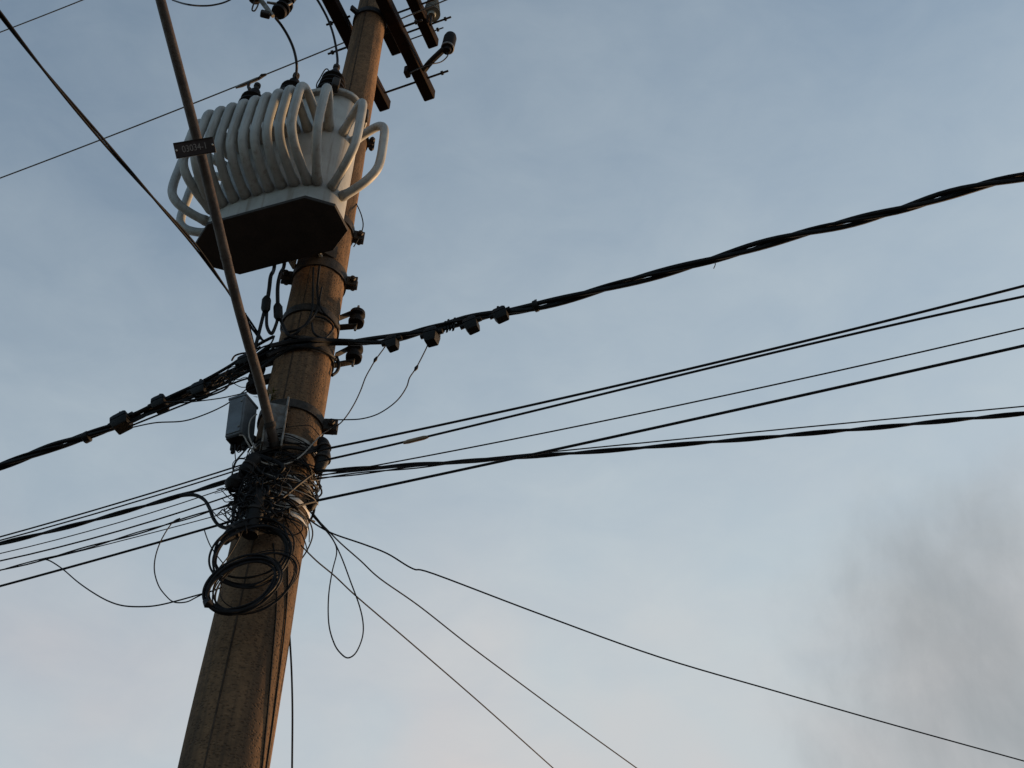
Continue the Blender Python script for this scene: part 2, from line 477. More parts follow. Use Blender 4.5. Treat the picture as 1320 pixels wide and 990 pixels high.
# ribbed insulator on the upper right crossarm
p = at_z(556, 22, ZU + .06)
ins = thing('pin_insulator', p, 'ribbed grey-green insulator standing on the upper right crossarm', 'insulator')
prof = [(0, .03)]
for i in range(6): prof += [(.03 + i * .04, .038), (.036 + i * .04, .075 - i * .004), (.048 + i * .04, .072 - i * .004), (.056 + i * .04, .038)]
prof += [(.28, .03), (.30, .02)]
MB().lathe(p + UP * .02, UP, prof, 24).build('shed_stack', 'grey_polymer', ins)
MB().tube([p - UP * .14, p + UP * .03], .012, 8).build('pin', 'dark_steel', ins)
insd = p
# surge arrester on a bracket
p0 = cC + AD * .50 + AE * .05 - UP * .02
p1 = at_z(573, 62, ZL - .02)
arr = thing('surge_arrester', p1 - UP * .1, 'black capped cylindrical surge arrester on a bracket at the crossarm end', 'arrester')
MB().tube(smooth([p0, p0.lerp(p1, .35) + UP * .02, p1 - UP * .01], 6), .026, 8).build('bracket', 'dark_steel', arr)
q = on_plane(577, 62, TOCAM, p1)
ax = (UP * 1.0 + AE * .10).normalized()
MB().lathe(q - ax * .06, ax, [(0, .012), (.01, .030), (.045, .032), (.05, .044), (.07, .050), (.21, .051), (.24, .044), (.26, .026), (.265, .01)], 24).build('housing', 'porcelain', arr)
MB().lathe(q - ax * .012, ax, [(0, .0475), (.004, .0525), (.020, .0525), (.024, .0475)], 24, False).build('grey_ring', 'galvanised', arr)
MB().tube(smooth([q - ax * .06, on_plane(577, 72, TOCAM, q), on_plane(568, 80, TOCAM, q), on_plane(550, 84, TOCAM, q), cC + AD * .46 - AE * .06 - UP * .06], 8), .005, 6).build('earth_lead', 'black_cable', arr)
MB().box(cC + AD * .46 - AE * .07 - UP * .03, AD * .03, AE * .02, UP * .05, .006).build('clamp', 'dark_steel', arr)

# ------------------------------------------------------------------ high-voltage conductors
aL = 20
anchor = Vector((POLE.x, POLE.y, 0)) + AD * .32
c1 = span([(590, -4), (440, 52), (385, 77), (325, 105), (200, 155), (100, 193), (0, 228)], aL, anchor, 22)
hv = MB().tube(c1, .0065, 6).build('line_conductor', 'bare_wire'); tag(hv, 'bare overhead conductor crossing behind the diagonal pipe with a clamp on it', 'conductor')
anchor2 = Vector((POLE.x, POLE.y, 0)) - AD * .55
c2 = span([(330, -95), (210, -42), (105, 0), (50, 22), (0, 42)], aL, anchor2, 22)
hv2 = MB().tube(c2, .0055, 6).build('line_conductor', 'bare_wire'); tag(hv2, 'bare overhead conductor cutting across the top left corner of the sky', 'conductor')
e = edir(aL); nL = Vector((e.y, -e.x, 0))
def online(px, py): return on_plane(px, py, nL, anchor)
cl = thing('line_clamp', online(325, 106), 'small bolted tap clamp on the bare conductor above the left bushing', 'clamp')
MB().tube([online(304, 113), online(312, 110), online(330, 102.5), online(337, 99.5)], [.010, .017, .017, .012], 8).build('jaw', 'galvanised', cl)
MB().tube([online(333, 102), online(338, 97.5), online(343, 96)], [.012, .018, .010], 8).build('sleeve', 'dark_steel', cl)
MB().tube([online(321, 107), online(320, 112), online(323, 117)], [.016, .012, .02], 8).build('eye_bolt', 'dark_steel', cl)
wire('jumper_wire', [(lambda x, y: on_plane(x, y, TOCAM, POLE + TOCAM * -.5 + UP * 7))(x, y) for x, y in ((222, 0), (238, 5), (258, 7.5), (278, 6), (298, 0))][0:1] +
     [on_plane(x, y, TOCAM, POLE + TOCAM * .3 + UP) for x, y in ((222, -1), (238, 5), (258, 7.5), (278, 6), (298, -1), (330, -22))][1:], .006, 'black_cable',
     'thin jumper wire sagging into view at the top edge, left of the fuse cutout', 'cable')

# fuse cutout hanging into the top of the frame
fc = W(352, 6, .62)
def F(x, y, o=.62): return W(x, y, o)
cut = thing('fuse_cutout', F(352, 22), 'dark fuse cutout with pale fuse tube hanging at the top edge', 'fuse cutout')
MB().tube([F(329, -14), F(336, 0), F(345, 12), F(352, 21)], [.014, .016, .016, .012], 10).build('fuse_tube', 'galvanised', cut)
MB().lathe(F(358, 17, .60), (F(381, -6, .58) - F(358, 17, .60)), [(0, .02), (.01, .045), (.03, .05), (.04, .03), (.055, .03), (.065, .052), (.085, .052), (.10, .03), (.12, .03), (.13, .05), (.16, .046), (.18, .02)], 18).build('insulator_body', 'porcelain', cut)
MB().tube(smooth([F(330, -4), F(326, 8), F(325, 13), F(328, 14), F(331, 10), F(333, 5)], 6), .005, 6).build('pull_ring', 'dark_steel', cut)
MB().tube([F(344, 3), F(356, 5), F(370, 7), F(376, 4)], [.008, .010, .010, .008], 8).build('hinge', 'galvanised', cut)
MB().box(F(342, 18.5), SIDE * .03, UP * .02, TOCAM * .02, .006).build('lower_contact', 'dark_steel', cut)
MB().lathe(F(329, -6), F(329, 6) - F(329, -6), [(0, .02), (.01, .042), (.04, .042), (.05, .02)], 14).build('upper_contact', 'dark_steel', cut)
hang = [F(376, 2, .58), F(392, -25, .5), cA - AD * .75 - UP * .06]
MB().tube(smooth(hang, 6), .018, 8).build('bracket', 'dark_steel', cut)

# ------------------------------------------------------------------ transformer
TC = Vector((-1.265, 3.489, 6.19)); TU = Vector((.953, -.302, 0)); TV = Vector((.302, .953, 0))
def T(u, v, z): return TC + TU * u + TV * v + UP * z
tr = thing('transformer', TC, 'light grey pole-mounted transformer with bent cooling tubes and a dark underside', 'transformer')
HL, HW, TH = .385, .172, 1.06
def stadium(hl, hw, z, n=40):
    pts = []
    for k in range(n):
        a = 2 * math.pi * k / n
        cu, sv = math.cos(a), math.sin(a)
        pts.append(T(math.copysign(abs(cu) ** .62, cu) * hl, math.copysign(abs(sv) ** .80, sv) * hw, z))
    return pts
def octo(L, Wd, cu, cv, z):
    return [T(*q, z) for q in ((L, -Wd + cv), (L, Wd - cv), (L - cu, Wd), (-L + cu, Wd), (-L, Wd - cv), (-L, -Wd + cv), (-L + cu, -Wd), (L - cu, -Wd))]
b = MB(); b.loft([stadium(HL, HW, .006), stadium(HL, HW, .05), stadium(HL, HW, .4), stadium(HL, HW, .8), stadium(HL, HW, TH)], False)
b.build('tank', 'tank_paint', tr)
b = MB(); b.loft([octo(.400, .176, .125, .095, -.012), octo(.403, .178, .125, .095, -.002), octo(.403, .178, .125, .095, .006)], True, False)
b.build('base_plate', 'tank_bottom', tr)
b = MB(); b.loft([stadium(HL + .025, HW + .025, TH - .006), stadium(HL + .030, HW + .030, TH), stadium(HL + .030, HW + .030, TH + .022), stadium(HL + .01, HW + .01, TH + .035)])
lid = b.build('lid', 'tank_paint', tr)
for (u, v) in ((.30, -.165), (-.30, -.165), (.0, -.195), (.37, .05), (-.37, .05), (.2, .19), (-.2, .19)):
    d = (TU * u * .6 + TV * v * 1.4).normalized(); s_ = UP.cross(d)
    bb = MB(); c0 = T(u, v, TH + .02); bb.box(c0 + d * .02, d * .028, s_ * .022, UP * .045, .006); bb.build('lid_clamp', 'dark_steel', lid)
def cooling_tube(base, d, out, name='cooling_tube', zt=.750, zb=.165, r=.0250):
    pts = [base - d * .012 + UP * zb, base + d * .02 + UP * zb, base + d * (out * .42) + UP * (zb + .030), base + d * (out * .74) + UP * (zb + .080), base + d * (out * .94) + UP * (zb + .150),
           base + d * out + UP * (zb + .25), base + d * out + UP * (zb + .40), base + d * out + UP * (zt - .14), base + d * (out * .975) + UP * (zt - .055), base + d * (out * .88) + UP * (zt - .008),
           base + d * (out * .72) + UP * (zt + .004), base + d * (out * .45) + UP * (zt - .018), base + d * .02 + UP * (zt - .06), base - d * .012 + UP * (zt - .065)]
    P_ = smooth(pts, 4); rs_ = [r] * len(P_)
    for k_, f_ in ((3, 1.16), (4, 1.20), (5, 1.08)): rs_[k_] = r * f_; rs_[-1 - k_] = r * f_
    return MB().tube(P_, rs_, 12).build(name, 'tank_paint', tr)
for i in range(9):
    u = -.300 + i * .0700
    # wall depth at this u
    wv = HW * (max(0.0, 1 - (abs(u) / HL) ** (1 / .62 * 1.0 * 2)) ** .5) ** .80
    cooling_tube(T(u, -wv, 0), -TV, .42 - wv)
for sgn in (1, -1):
    for (ang, ru, rv, out) in ((20, .305, .138, .245), (54, .360, .085, .225), (86, .382, .018, .215), (116, .370, -.075, .21))[:3 if sgn > 0 else 4]:
        d = (TU * sgn * math.sin(R(ang)) - TV * math.cos(R(ang))).normalized()
        cooling_tube(T(sgn * ru, -rv, 0), d, out * (1.0 if sgn > 0 else 1.06))
# high-voltage bushings
BU = []
for (px, py) in ((432, 95), (379.5, 106), (329, 119)):
    q = on_plane(px, py, TV, T(0, -.02, 0))
    BU.append(q)
for i, q in enumerate(BU):
    base = Vector((q.x, q.y, TC.z + TH + .03)); h = q.z - base.z
    bb = MB()
    prof = [(0, .060), (h * .25, .056)]
    k = 5
    for j in range(k):
        z0 = h * (.25 + .62 * j / k); dz = h * .62 / k; rr = .098 - .006 * j
        prof += [(z0, .045), (z0 + dz * .35, rr), (z0 + dz * .55, rr), (z0 + dz * .9, .042)]
    prof += [(h * .90, .036), (h * 1.0, .034), (h * 1.04, .020)]
    bs = bb.lathe(base, UP, prof, 22).build('bushing', 'porcelain', tr)
    MB().lathe(base + UP * h * 1.02, UP, [(0, .016), (.05, .016), (.055, .022), (.08, .022), (.085, .010)], 10).build('terminal', 'dark_steel', bs)
# lugs and hanger plates on the pole side, low-voltage bushings on the underside
for z in (.20, .62):
    for u in (-.06, .12):
        MB().box(T(u, .255, z), TU * .008, TV * .09, UP * .05, .003).build('hanger_plate', 'tank_paint', tr)
for u in (-.115, -.055):
    MB().lathe(T(u, HW - .01, .16), TV, [(0, .030), (.02, .030), (.03, .020), (.06, .016)], 12).build('low_voltage_bushing', 'black_plastic', tr)
# leads from bushings up to the cutouts
top = lambda q: Vector((q.x, q.y, q.z + .06))
wire('fuse_lead', [top(BU[1])] + [W(x, y, o) for x, y, o in ((382.5, 84, .47), (379, 65, .50), (372, 48, .54), (363, 33, .58), (355, 23, .62))], .0085, 'black_cable', 'curved black lead from the fuse cutout down to the middle bushing')
wire('fuse_lead', [top(BU[0])] + [W(x, y, o) for x, y, o in ((435, 76, .42), (431, 50, .44), (424, 28, .47), (414, 8, .52), (404, -8, .55), (390, -30, .6))], .0085, 'black_cable', 'curved black lead from the top edge down to the right bushing by the pole')
wire('tap_jumper', [online(323, 117), online(325, 120).lerp(top(BU[2]), .5) + Vector((0, 0, .01)), top(BU[2])], .004, 'black_cable', 'thin jumper from the tap clamp to the left bushing')
wire('earth_wire', [T(.2, -.1, TH + .04)] + [W(x, y, .45) for x, y in ((408, 112), (413, 100), (419, 90), (423, 90), (424, 99))] + [BU[0] - UP * .12], .004, 'black_cable', 'hair-thin wire hoop between the middle and right bushings')

# ------------------------------------------------------------------ clamps on the pole
def clamp(z, label, ths, h=.075, lug=.06, name='pole_clamp', m='dark_steel', plate=.045):
    t = thing(name, around(0, z - h / 2), label, 'clamp', 'steel clamps round the pole')
    MB().loft(ring_on_pole(z, -180, 180, .001, h, .010, 36), False).build('strap', m, t)
    for th in ths:
        p = around(th, z, .012); d = (p - Vector((POLE.x, POLE.y, p.z))).normalized(); s_ = UP.cross(d)
        for k in (-1, 1):
            MB().box(p + d * lug * .5 + s_ * k * .016, d * (lug * .62), s_ * .006, UP * plate, .003).build('lug', m, t)
        bb = MB(); bb.tube([p + d * lug * .6 - s_ * .05, p + d * lug * .6 + s_ * .05], .010, 8)
        bb.lathe(p + d * lug * .6 - s_ * .042, s_, [(0, .018), (.016, .018)], 6); bb.lathe(p + d * lug * .6 + s_ * .026, s_, [(0, .018), (.016, .018)], 6)
        bb.build('clamp_bolt', m, t)
    return t
clamp(z_of(299), 'upper transformer clamp with a lug right of the tank corner', (88,), .06, .052, plate=.036)
clamp(z_of(362), 'lower transformer clamp with lugs both sides of the pole just under the tank', (80, -98), .08, .052, plate=.036)
clamp(z_of(180), 'small clamp on the pole behind the right cooling tubes', (86,), .04, .035, plate=.022)
clamp(z_of(548), 'steel clamp right of the lamp bracket with two square lugs', (78,), .05, .056, plate=.036)
# saddle block under the tank, between tank and pole
sd = thing('transformer_support', around(-10, z_of(352)), 'dark support bracket joining the tank to the pole front', 'bracket')
p = around(-8, 6.42, .0)
MB().box(p.lerp(T(.03, .18, .22), .5), (T(.03, .18, .22) - p) * .5, SIDE * .09, UP * .055, .006).build('saddle', 'dark_steel', sd)
MB().box(p.lerp(T(.03, .18, .62), .5) + UP * .2, (T(.03, .18, .0) - Vector((p.x, p.y, TC.z))) * .45, SIDE * .09, UP * .045, .006).build('saddle', 'dark_steel', sd)

# ------------------------------------------------------------------ secondary rack with spool insulators
rk = thing('insulator_rack', around(0, z_of(470)), 'steel rack with two dark spool insulators right of the pole', 'insulator rack')
zt, zb_ = z_of(420), z_of(462)
MB().loft(ring_on_pole(zt - .02, -180, 180, .001, .05, .010, 36), False).build('strap', 'dark_steel', rk)
MB().loft(ring_on_pole(zb_ - .02, -180, 180, .001, .05, .010, 36), False).build('strap', 'dark_steel', rk)
for (px, py, jx, jy) in ((460, 410, 436, 416), (457, 455, 432, 464)):
    c0 = W(px, py, .03)
    ip = MB().lathe(c0 - UP * .055, UP, [(0, .022), (.006, .042), (.03, .044), (.042, .030), (.062, .030), (.074, .044), (.098, .042), (.104, .022)], 18).build('spool_insulator', 'porcelain', rk)
    for dz in (-.066, .062):
        a_ = W(jx, jy, 0) + UP * (dz * .6); z_ = c0 + UP * dz
        MB().box((a_ + z_) * .5, (z_ - a_) * .56, TOCAM * .020, UP * .006, .002).build('fork', 'dark_steel', rk)
    MB().tube([c0 - UP * .10, c0 + UP * .10], .007, 8).build('pin', 'galvanised', rk)
rk2 = thing('insulator_rack', around(-90, z_of(500)), 'steel rack with dark spool insulators left of the pole behind the diagonal pipe', 'insulator rack')
for (px, py, jx, jy) in ((333, 470, 360, 462), (329, 493, 356, 486)):
    c0 = W(px, py, -.02)
    MB().lathe(c0 - UP * .055, UP, [(0, .022), (.006, .040), (.03, .042), (.042, .028), (.062, .028), (.074, .042), (.098, .040), (.104, .022)], 18).build('spool_insulator', 'porcelain', rk2)
    MB().box((W(jx, jy) + c0) * .5, (W(jx, jy) - c0) * .6, TOCAM * .022, UP * .022, .003).build('fork', 'dark_steel', rk2)

# ------------------------------------------------------------------ secondary cable bundles
def bundle(name, path, label, strands, pitch, m='black_cable', ph=0, n=8):
    t = thing(name, path[0], label, 'cable bundle')
    path = resample(path, .045)
    for (r, rad), pts in zip([(s_[2], s_[0]) for s_ in strands], twist(path, [(s_[0], s_[1]) for s_ in strands], pitch, ph)):
        MB().tube(pts, r, n).build('strand', m, t)
    return t
aR = 21
ancR = Vector((POLE.x, POLE.y, 0)) + TOCAM * .16
eR = edir(aR); nR = Vector((eR.y, -eR.x, 0))
def PR(px, py): return on_plane(px, py, nR, ancR)
r1 = [(452, 440), (500, 437), (556, 425), (606, 411), (645, 402.5), (690, 395), (760, 378), (850, 353), (920, 333), (1000, 310.5), (1080, 291), (1160, 269), (1240, 246), (1320, 228)]
pathR = smooth([PR(*q) for q in r1], 8)
d = (pathR[-1] - pathR[-4]).normalized(); zz = pathR[-1]
pathR += [zz + d * t + UP * (.004 * t * t) for t in [.4 * i for i in range(1, 26)]]
bundle('secondary_cable', pathR, 'thick twisted black cable bundle rising to the right edge', [(.0125, 0, .0110), (.0125, math.pi, .0110), (.0155, math.pi * .42, .0075)], .86, ph=.6)
aLs = 19
eL = edir(aLs); nLs = Vector((eL.y, -eL.x, 0)); ancL = Vector((POLE.x, POLE.y, 0)) + TOCAM * .16
def PL(px, py): return on_plane(px, py, nLs, ancL)
l1 = [(352, 447), (326, 466), (300, 481), (270, 494), (240, 508), (207, 522), (157, 545), (110, 563), (60, 579), (0, 601)]
pathL = smooth([PL(*q) for q in l1], 8)
d = (pathL[-1] - pathL[-4]).normalized(); zz = pathL[-1]
pathL += [zz + d * t + UP * (.003 * t * t) for t in [.5 * i for i in range(1, 40)]]
bundle('secondary_cable', pathL, 'thick twisted black cable bundle running down to the left edge', [(.0135, 0, .0115), (.0135, math.pi, .0115), (.0165, math.pi * .45, .008), (.015, -math.pi * .5, .006)], .8)
# loose strands fanning out of the left bundle towards the pole
for i, pts in enumerate(([(150, 552), (207, 531), (255, 512), (300, 492), (345, 468)], [(165, 555), (215, 535), (262, 516), (300, 499), (322, 492), (340, 490)], [(170, 541), (215, 519), (258, 499), (300, 475), (330, 452), (352, 440)],
                         [(165, 553), (205, 536), (240, 522), (280, 507), (303, 495), (305, 487), (297, 484)], [(205, 528), (250, 524), (285, 513), (295, 503), (300, 490), (318, 478)])):
    lbl = ['black conductor looping just under the left bundle to the pole', 'black conductor hanging lowest below the left connectors near the rack', 'black conductor along the top of the left bundle, over its connectors',
           'black conductor with a small curl beside the diagonal pipe', 'thin black conductor bowing under the connector nearest the pipe'][i]
    wire('loose_conductor', [PL(*q) + TOCAM * (.02 + .008 * i) for q in pts], (.009, .005, .009, .0045, .005)[i], 'black_cable', lbl)
wire('loose_conductor', [PL(*q) + TOCAM * .03 for q in ((170, 556), (200, 550), (235, 548), (262, 540), (290, 527), (312, 511), (330, 495))], .0035, 'black_cable', 'thin wire swinging low from the leftmost connector towards the grey box')
wire('loose_conductor', [PL(*q) + TOCAM * .04 for q in ((226, 527), (255, 524), (285, 520), (312, 514), (332, 507))], .003, 'black_cable', 'thin nearly straight wire over the top of the grey box')
wire('loose_conductor', [PL(*q) + TOCAM * .03 for q in ((298, 470), (302, 464), (310, 461), (322, 459), (335, 452))], .005, 'black_cable', 'short bent wire above the left bundle close to the diagonal pipe')
# connector boxes on the bundles
def connector(c0, t, up, s, label, name='tap_connector', drop=.6, stud=1, taper=.82):
    t = t.normalized(); up = (up - t * up.dot(t)).normalized(); w = t.cross(up)
    o = thing(name, c0 - up * s, label, 'connector', 'insulated tap connectors on the secondary cables')
    rnd = random.Random(int(s * 1e5) + int(c0.x * 977)); c0 = c0 - up * s * .28 + t * rnd.uniform(-.1, .1) * s
    q_ = rnd.uniform(-.22, .22); up = (up + t * q_).normalized(); t = (t - up * t.dot(up)).normalized(); w = t.cross(up)
    top_, bot = c0 + up * s * .95, c0 - up * s * (.95 + drop)
    lx, lw = rnd.uniform(.78, 1.0), rnd.uniform(.7, .85)
    rr = [[p + t * (a * lx * k + sk) * s + w * b_ * s * lw * k for a, b_ in ((-1, -.88), (-.88, -1), (.88, -1), (1, -.88), (1, .88), (.88, 1), (-.88, 1), (-1, .88))] for p, k, sk in ((top_, .72, 0), (c0 + up * s * .55, .98, 0), (c0 + up * s * .05, 1, 0), (c0 + up * s * .03, .90, 0), (c0 - up * s * .10, .90, 0), (c0 - up * s * .12, 1.02, 0), (bot + up * s * .1, taper * .98, .08), (bot, taper * .9, .1))]
    MB().loft(rr, True, False).build('body', 'black_plastic', o)
    MB().tube([c0 - t * s * 1.5 + up * s * .25, c0 + t * s * 1.5 + up * s * .25], s * .34, 8).build('cable_sleeve', 'black_plastic', o)
    MB().lathe(top_ - up * .002, up, [(0, s * .30), (s * .35, s * .30), (s * .40, s * .2), (s * .75, s * .2)], 6).build('shear_bolt', 'black_plastic', o)
    return o
for i, (x, y) in enumerate(((505, 443), (556, 434), (606, 420), (644, 407))):
    c0 = PR(x, y) + TOCAM * .02; t = PR(x + 15, y - 4.5) - PR(x - 15, y + 4.5)
    connector(c0, t, UP + AE * (-.05, .22, .32, .12)[i] * -1, (.035, .038, .036, .035)[i], ['black tap connector under the right bundle, nearest the pole', 'black tap connector under the right bundle, second from the pole',
              'tilted black tap connector under the right bundle, third from the pole', 'black tap connector under the right bundle, farthest from the pole'][i], drop=(.5, .5, .45, .3)[i])
for i, (x, y) in enumerate(((157, 546), (207, 523), (257, 506), (316, 470))):
    c0 = PL(x, y) + TOCAM * .03; t = PL(x + 15, y - 7) - PL(x - 15, y + 7)
    connector(c0, t, UP + AE * .15, (.046, .043, .046, .040)[i], ['large black tap connector on the left bundle, farthest from the pole', 'black tap connector in the middle of the left bundle', 'black tap connector on the left bundle, left of the grey box',
              'black taped joint on the left bundle touching the diagonal pipe'][i], drop=(.25, .1, .1, -.1)[i], taper=.9)
bt = thing('cable_tie', PR(690, 395), 'small tie gripping the right bundle beyond its last connector', 'cable tie')
MB().lathe(PR(687, 396), PR(695, 393) - PR(687, 396), [(0, .020), (.006, .028), (.022, .028), (.028, .020)], 10).build('collar', 'black_plastic', bt)
MB().box(PR(690, 393), UP * .032, eR * .006, TOCAM * .006).build('tail', 'black_plastic', bt)
bt = thing('cable_tie', PL(112, 563), 'small tie gripping the left bundle beyond its last connector', 'cable tie')
MB().lathe(PL(107, 566), PL(117, 561) - PL(107, 566), [(0, .020), (.006, .030), (.035, .030), (.04, .020)], 10).build('collar', 'black_plastic', bt)
bt = thing('cable_tie', PR(578, 418), 'spiky tie on the right bundle between the second and third connectors', 'cable tie')
for k in range(4):
    MB().box(PR(573 + k * 4, 421 - k), UP * (.028 + .008 * (k % 2)), eR * .005, TOCAM * .012).build('tooth', 'black_plastic', bt)
wire('frayed_thread', [PR(921, 336), PR(922, 341), PR(920, 346)], .0022, 'black_cable', 'tiny frayed thread hanging from the right bundle', 'thread')

# secondary conductors wrapping the pole between both bundles
def wrap(pts, r, label, m='black_cable', off=.02, name='wrapping_cable', cat='cable'):
    return wire(name, [pole_pt(x, y, off + o) if inside else W(x, y, o) for (x, y, inside, o) in pts], r, m, label, cat)
wrap([(350, 446, 0, .16), (372, 441, 1, .01), (400, 438, 1, .01), (425, 439, 1, .01), (455, 440, 0, .16)], .013, 'thickest black cable strapped across the pole front at rack height')
wrap([(345, 458, 0, .15), (368, 449, 1, .0), (400, 445, 1, .0), (428, 443, 1, .0), (455, 443, 0, .15)], .011, 'black cable just below the thickest strap across the pole front')
wrap([(332, 478, 0, .10), (362, 456, 1, .0), (385, 447, 1, .0), (410, 450, 1, .0), (427, 458, 1, .0), (434, 465, 0, .02)], .008, 'black cable arching under the strapped cables towards the lower spool')
wrap([(412, 343, 0, .22), (409, 372, 1, .01), (410, 392, 1, .005), (404, 408, 1, .005), (385, 427, 1, .01), (366, 438, 1, .01)], .007, 'black lead running down the pole from the tank and curving left')
wrap([(404, 345, 0, .22), (403, 385, 1, .01), (402, 402, 1, .005), (392, 420, 1, .005), (372, 428, 1, .01), (362, 424, 1, .01)], .006, 'thinner black lead left of its twin on the pole front, under the tank')
wrap([(415, 370, 1, .01), (412, 390, 1, .01), (417, 402, 1, .005), (430, 415, 1, .005), (437, 424, 0, .06)], .005, 'thin lead forking right towards the upper spool insulator')
wrap([(402, 416, 1, .0), (405, 430, 1, .0), (418, 436, 1, .0), (427, 428, 1, .0), (429, 420, 1, .0), (420, 411, 1, .0), (406, 408, 1, .0)], .006, 'small loop of black cable lying on the pole front beside the upper spool')
wrap([(434, 460, 0, .02), (437, 470, 0, .03), (434, 479, 0, .03), (428, 484, 0, .05)], .009, 'short black cable hooked under the lower spool at the pole edge')
# low-voltage leads hanging from the tank
for i, (pts, r, lbl) in enumerate(((((349, 356), (347, 372), (344, 392)), .011, 'thick left low-voltage lead dropping from the tank underside'), (((361, 354), (358, 370), (358, 392)), .011, 'thick right low-voltage lead dropping from the tank underside'))):
    wire('low_voltage_lead', [T((-.115, -.055)[i], HW + .05, .16), T((-.115, -.055)[i], HW + .07, .05)] + [W(x, y, .22 - .02 * k) for k, (x, y) in enumerate(pts)], r, 'black_cable', lbl)
for i, (a_, b_, lbl) in enumerate((((344, 383), (342, 402), 'black crimp sleeve on the left low-voltage lead'), ((358, 392), (359, 412), 'black crimp sleeve on the right low-voltage lead'))):
    o = MB().tube([W(*a_, .18), W(a_[0] * .8 + b_[0] * .2, a_[1] * .8 + b_[1] * .2, .18), W(a_[0] * .2 + b_[0] * .8, a_[1] * .2 + b_[1] * .8, .18), W(*b_, .18)], [.014, .024, .024, .014], 10).build('crimp_sleeve', 'black_plastic'); tag(o, lbl, 'sleeve')
for pts, lbl in ((((341, 400), (336, 420), (331, 440), (326, 456)), 'black lead from the left sleeve bending left to the bundle'), (((344, 400), (344, 420), (350, 430), (356, 418), (358, 408)), 'black lead looping between both sleeves'),
                 (((361, 410), (365, 420), (372, 432), (385, 436)), 'black lead from the right sleeve bending onto the pole')):
    wire('low_voltage_tail', [W(x, y, .17) for x, y in pts], .009, 'black_cable', lbl)

# service drop coming over the viewer from the upper left
e0 = W(336, 437, .12); e1 = at_z(0, 18, 5.55)
dr = (e1 - e0); n0 = Vector((dr.y, -dr.x, 0)).normalized()
tp = [(336, 437), (318, 410), (290, 370), (250, 315), (200, 258), (130, 178), (60, 95), (0, 18)]
pp = smooth([on_plane(x, y, n0, e0) for x, y in tp], 10); d = (pp[-1] - pp[-5]).normalized()
pp += [pp[-1] + d * t for t in [.4 * i for i in range(1, 12)]]
bundle('service_drop', pp, 'twisted two-strand service cable from the upper left corner to the pole', [(.0055, 0, .0054), (.0055, math.pi, .0054)], 1.2)
wire('service_tail', [W(x, y, .14) for x, y in ((300, 380), (308, 398), (316, 410), (326, 425), (340, 440))], .006, 'black_cable', 'thin tail of the upper-left service cable beside the diagonal pipe')
wire('service_tail', [W(x, y, .15) for x, y in ((316, 404), (320, 418), (324, 432), (328, 450))], .006, 'black_cable', 'short steep tail joining the service cable to the left bundle')

# ------------------------------------------------------------------ street-lamp pipe, bracket, number plate
P0 = W(352, 566, .20)
nA = Vector((.945, -.327, 0)).normalized()
def A(px, py): return on_plane(px, py, nA, P0)
arm_px = [(356, 578), (350, 556), (343, 527), (333, 487), (320, 442), (306, 391), (291, 331), (275, 264), (259, 199), (244, 140), (226, 72), (207, 0), (196, -45), (183, -105)]
ap = smooth([A(*q) for q in arm_px], 6)
lampa = thing('diagonal_pipe', P0, 'long brown metal pipe slanting up from the pole bracket across the transformer', 'pipe')
MB().tube(ap, .0228, 16).build('pipe', 'lamp_pipe', lampa)
for (xa, ya, xb, yb) in ((347.5, 545, 348.8, 551), (354, 570, 355.3, 575.5)):
    MB().tube([A(xa, ya), A(xb, yb)], .0275, 16).build('collar', 'dark_steel', lampa)
MB().tube([A(290.6, 329.5), A(292, 335)], .0242, 16).build('joint', 'lamp_pipe', lampa)
brk = thing('lamp_bracket', W(352, 585, .17), 'grey-green channel bracket holding the foot of the slanting pipe', 'bracket')
q = [W(346, 522, .165), W(366, 518, .165), W(358, 580, .165), W(334, 582, .165)]
cen = sum(q, Vector()) / 4
ux = SIDE; uz = (q[0] + q[1] - q[2] - q[3]).normalized()
MB().box(cen - TOCAM * .012 + SIDE * .010, SIDE * .040, TOCAM * .005, uz * .155, .002).build('back_plate', 'galvanised', brk)
MB().box(cen + TOCAM * .02 + SIDE * .052, SIDE * .005, TOCAM * .038, uz * .155, .002).build('flange', 'galvanised', brk)
MB().box(cen + TOCAM * .02 - SIDE * .034, SIDE * .005, TOCAM * .038, uz * .150, .002).build('flange', 'galvanised', brk)
for k in (-.09, .0, .10):
    MB().lathe(cen + SIDE * .058 + uz * k + TOCAM * .03, SIDE, [(0, .012), (.008, .012)], 6).build('bolt_head', 'dark_steel', brk)
ms = MB()
for i in range(60):
    c0 = W(348 + random.gauss(0, 6), 512 + random.gauss(0, 4), .10 + random.gauss(0, .02)); a_ = random.random() * 6.28; l = .012 + random.random() * .02
    dv = Vector((math.cos(a_), math.sin(a_), random.uniform(.1, .9))).normalized(); s_ = dv.cross(UP).normalized() * l * .18
    ms.add([c0 - s_, c0 + s_, c0 + dv * l + s_ * .4, c0 + dv * l * 1.1], [(0, 1, 2), (0, 2, 3)])
ms = ms.build('moss_tuft', 'moss'); tag(ms, 'small yellow-green moss tuft behind the pipe foot', 'moss')
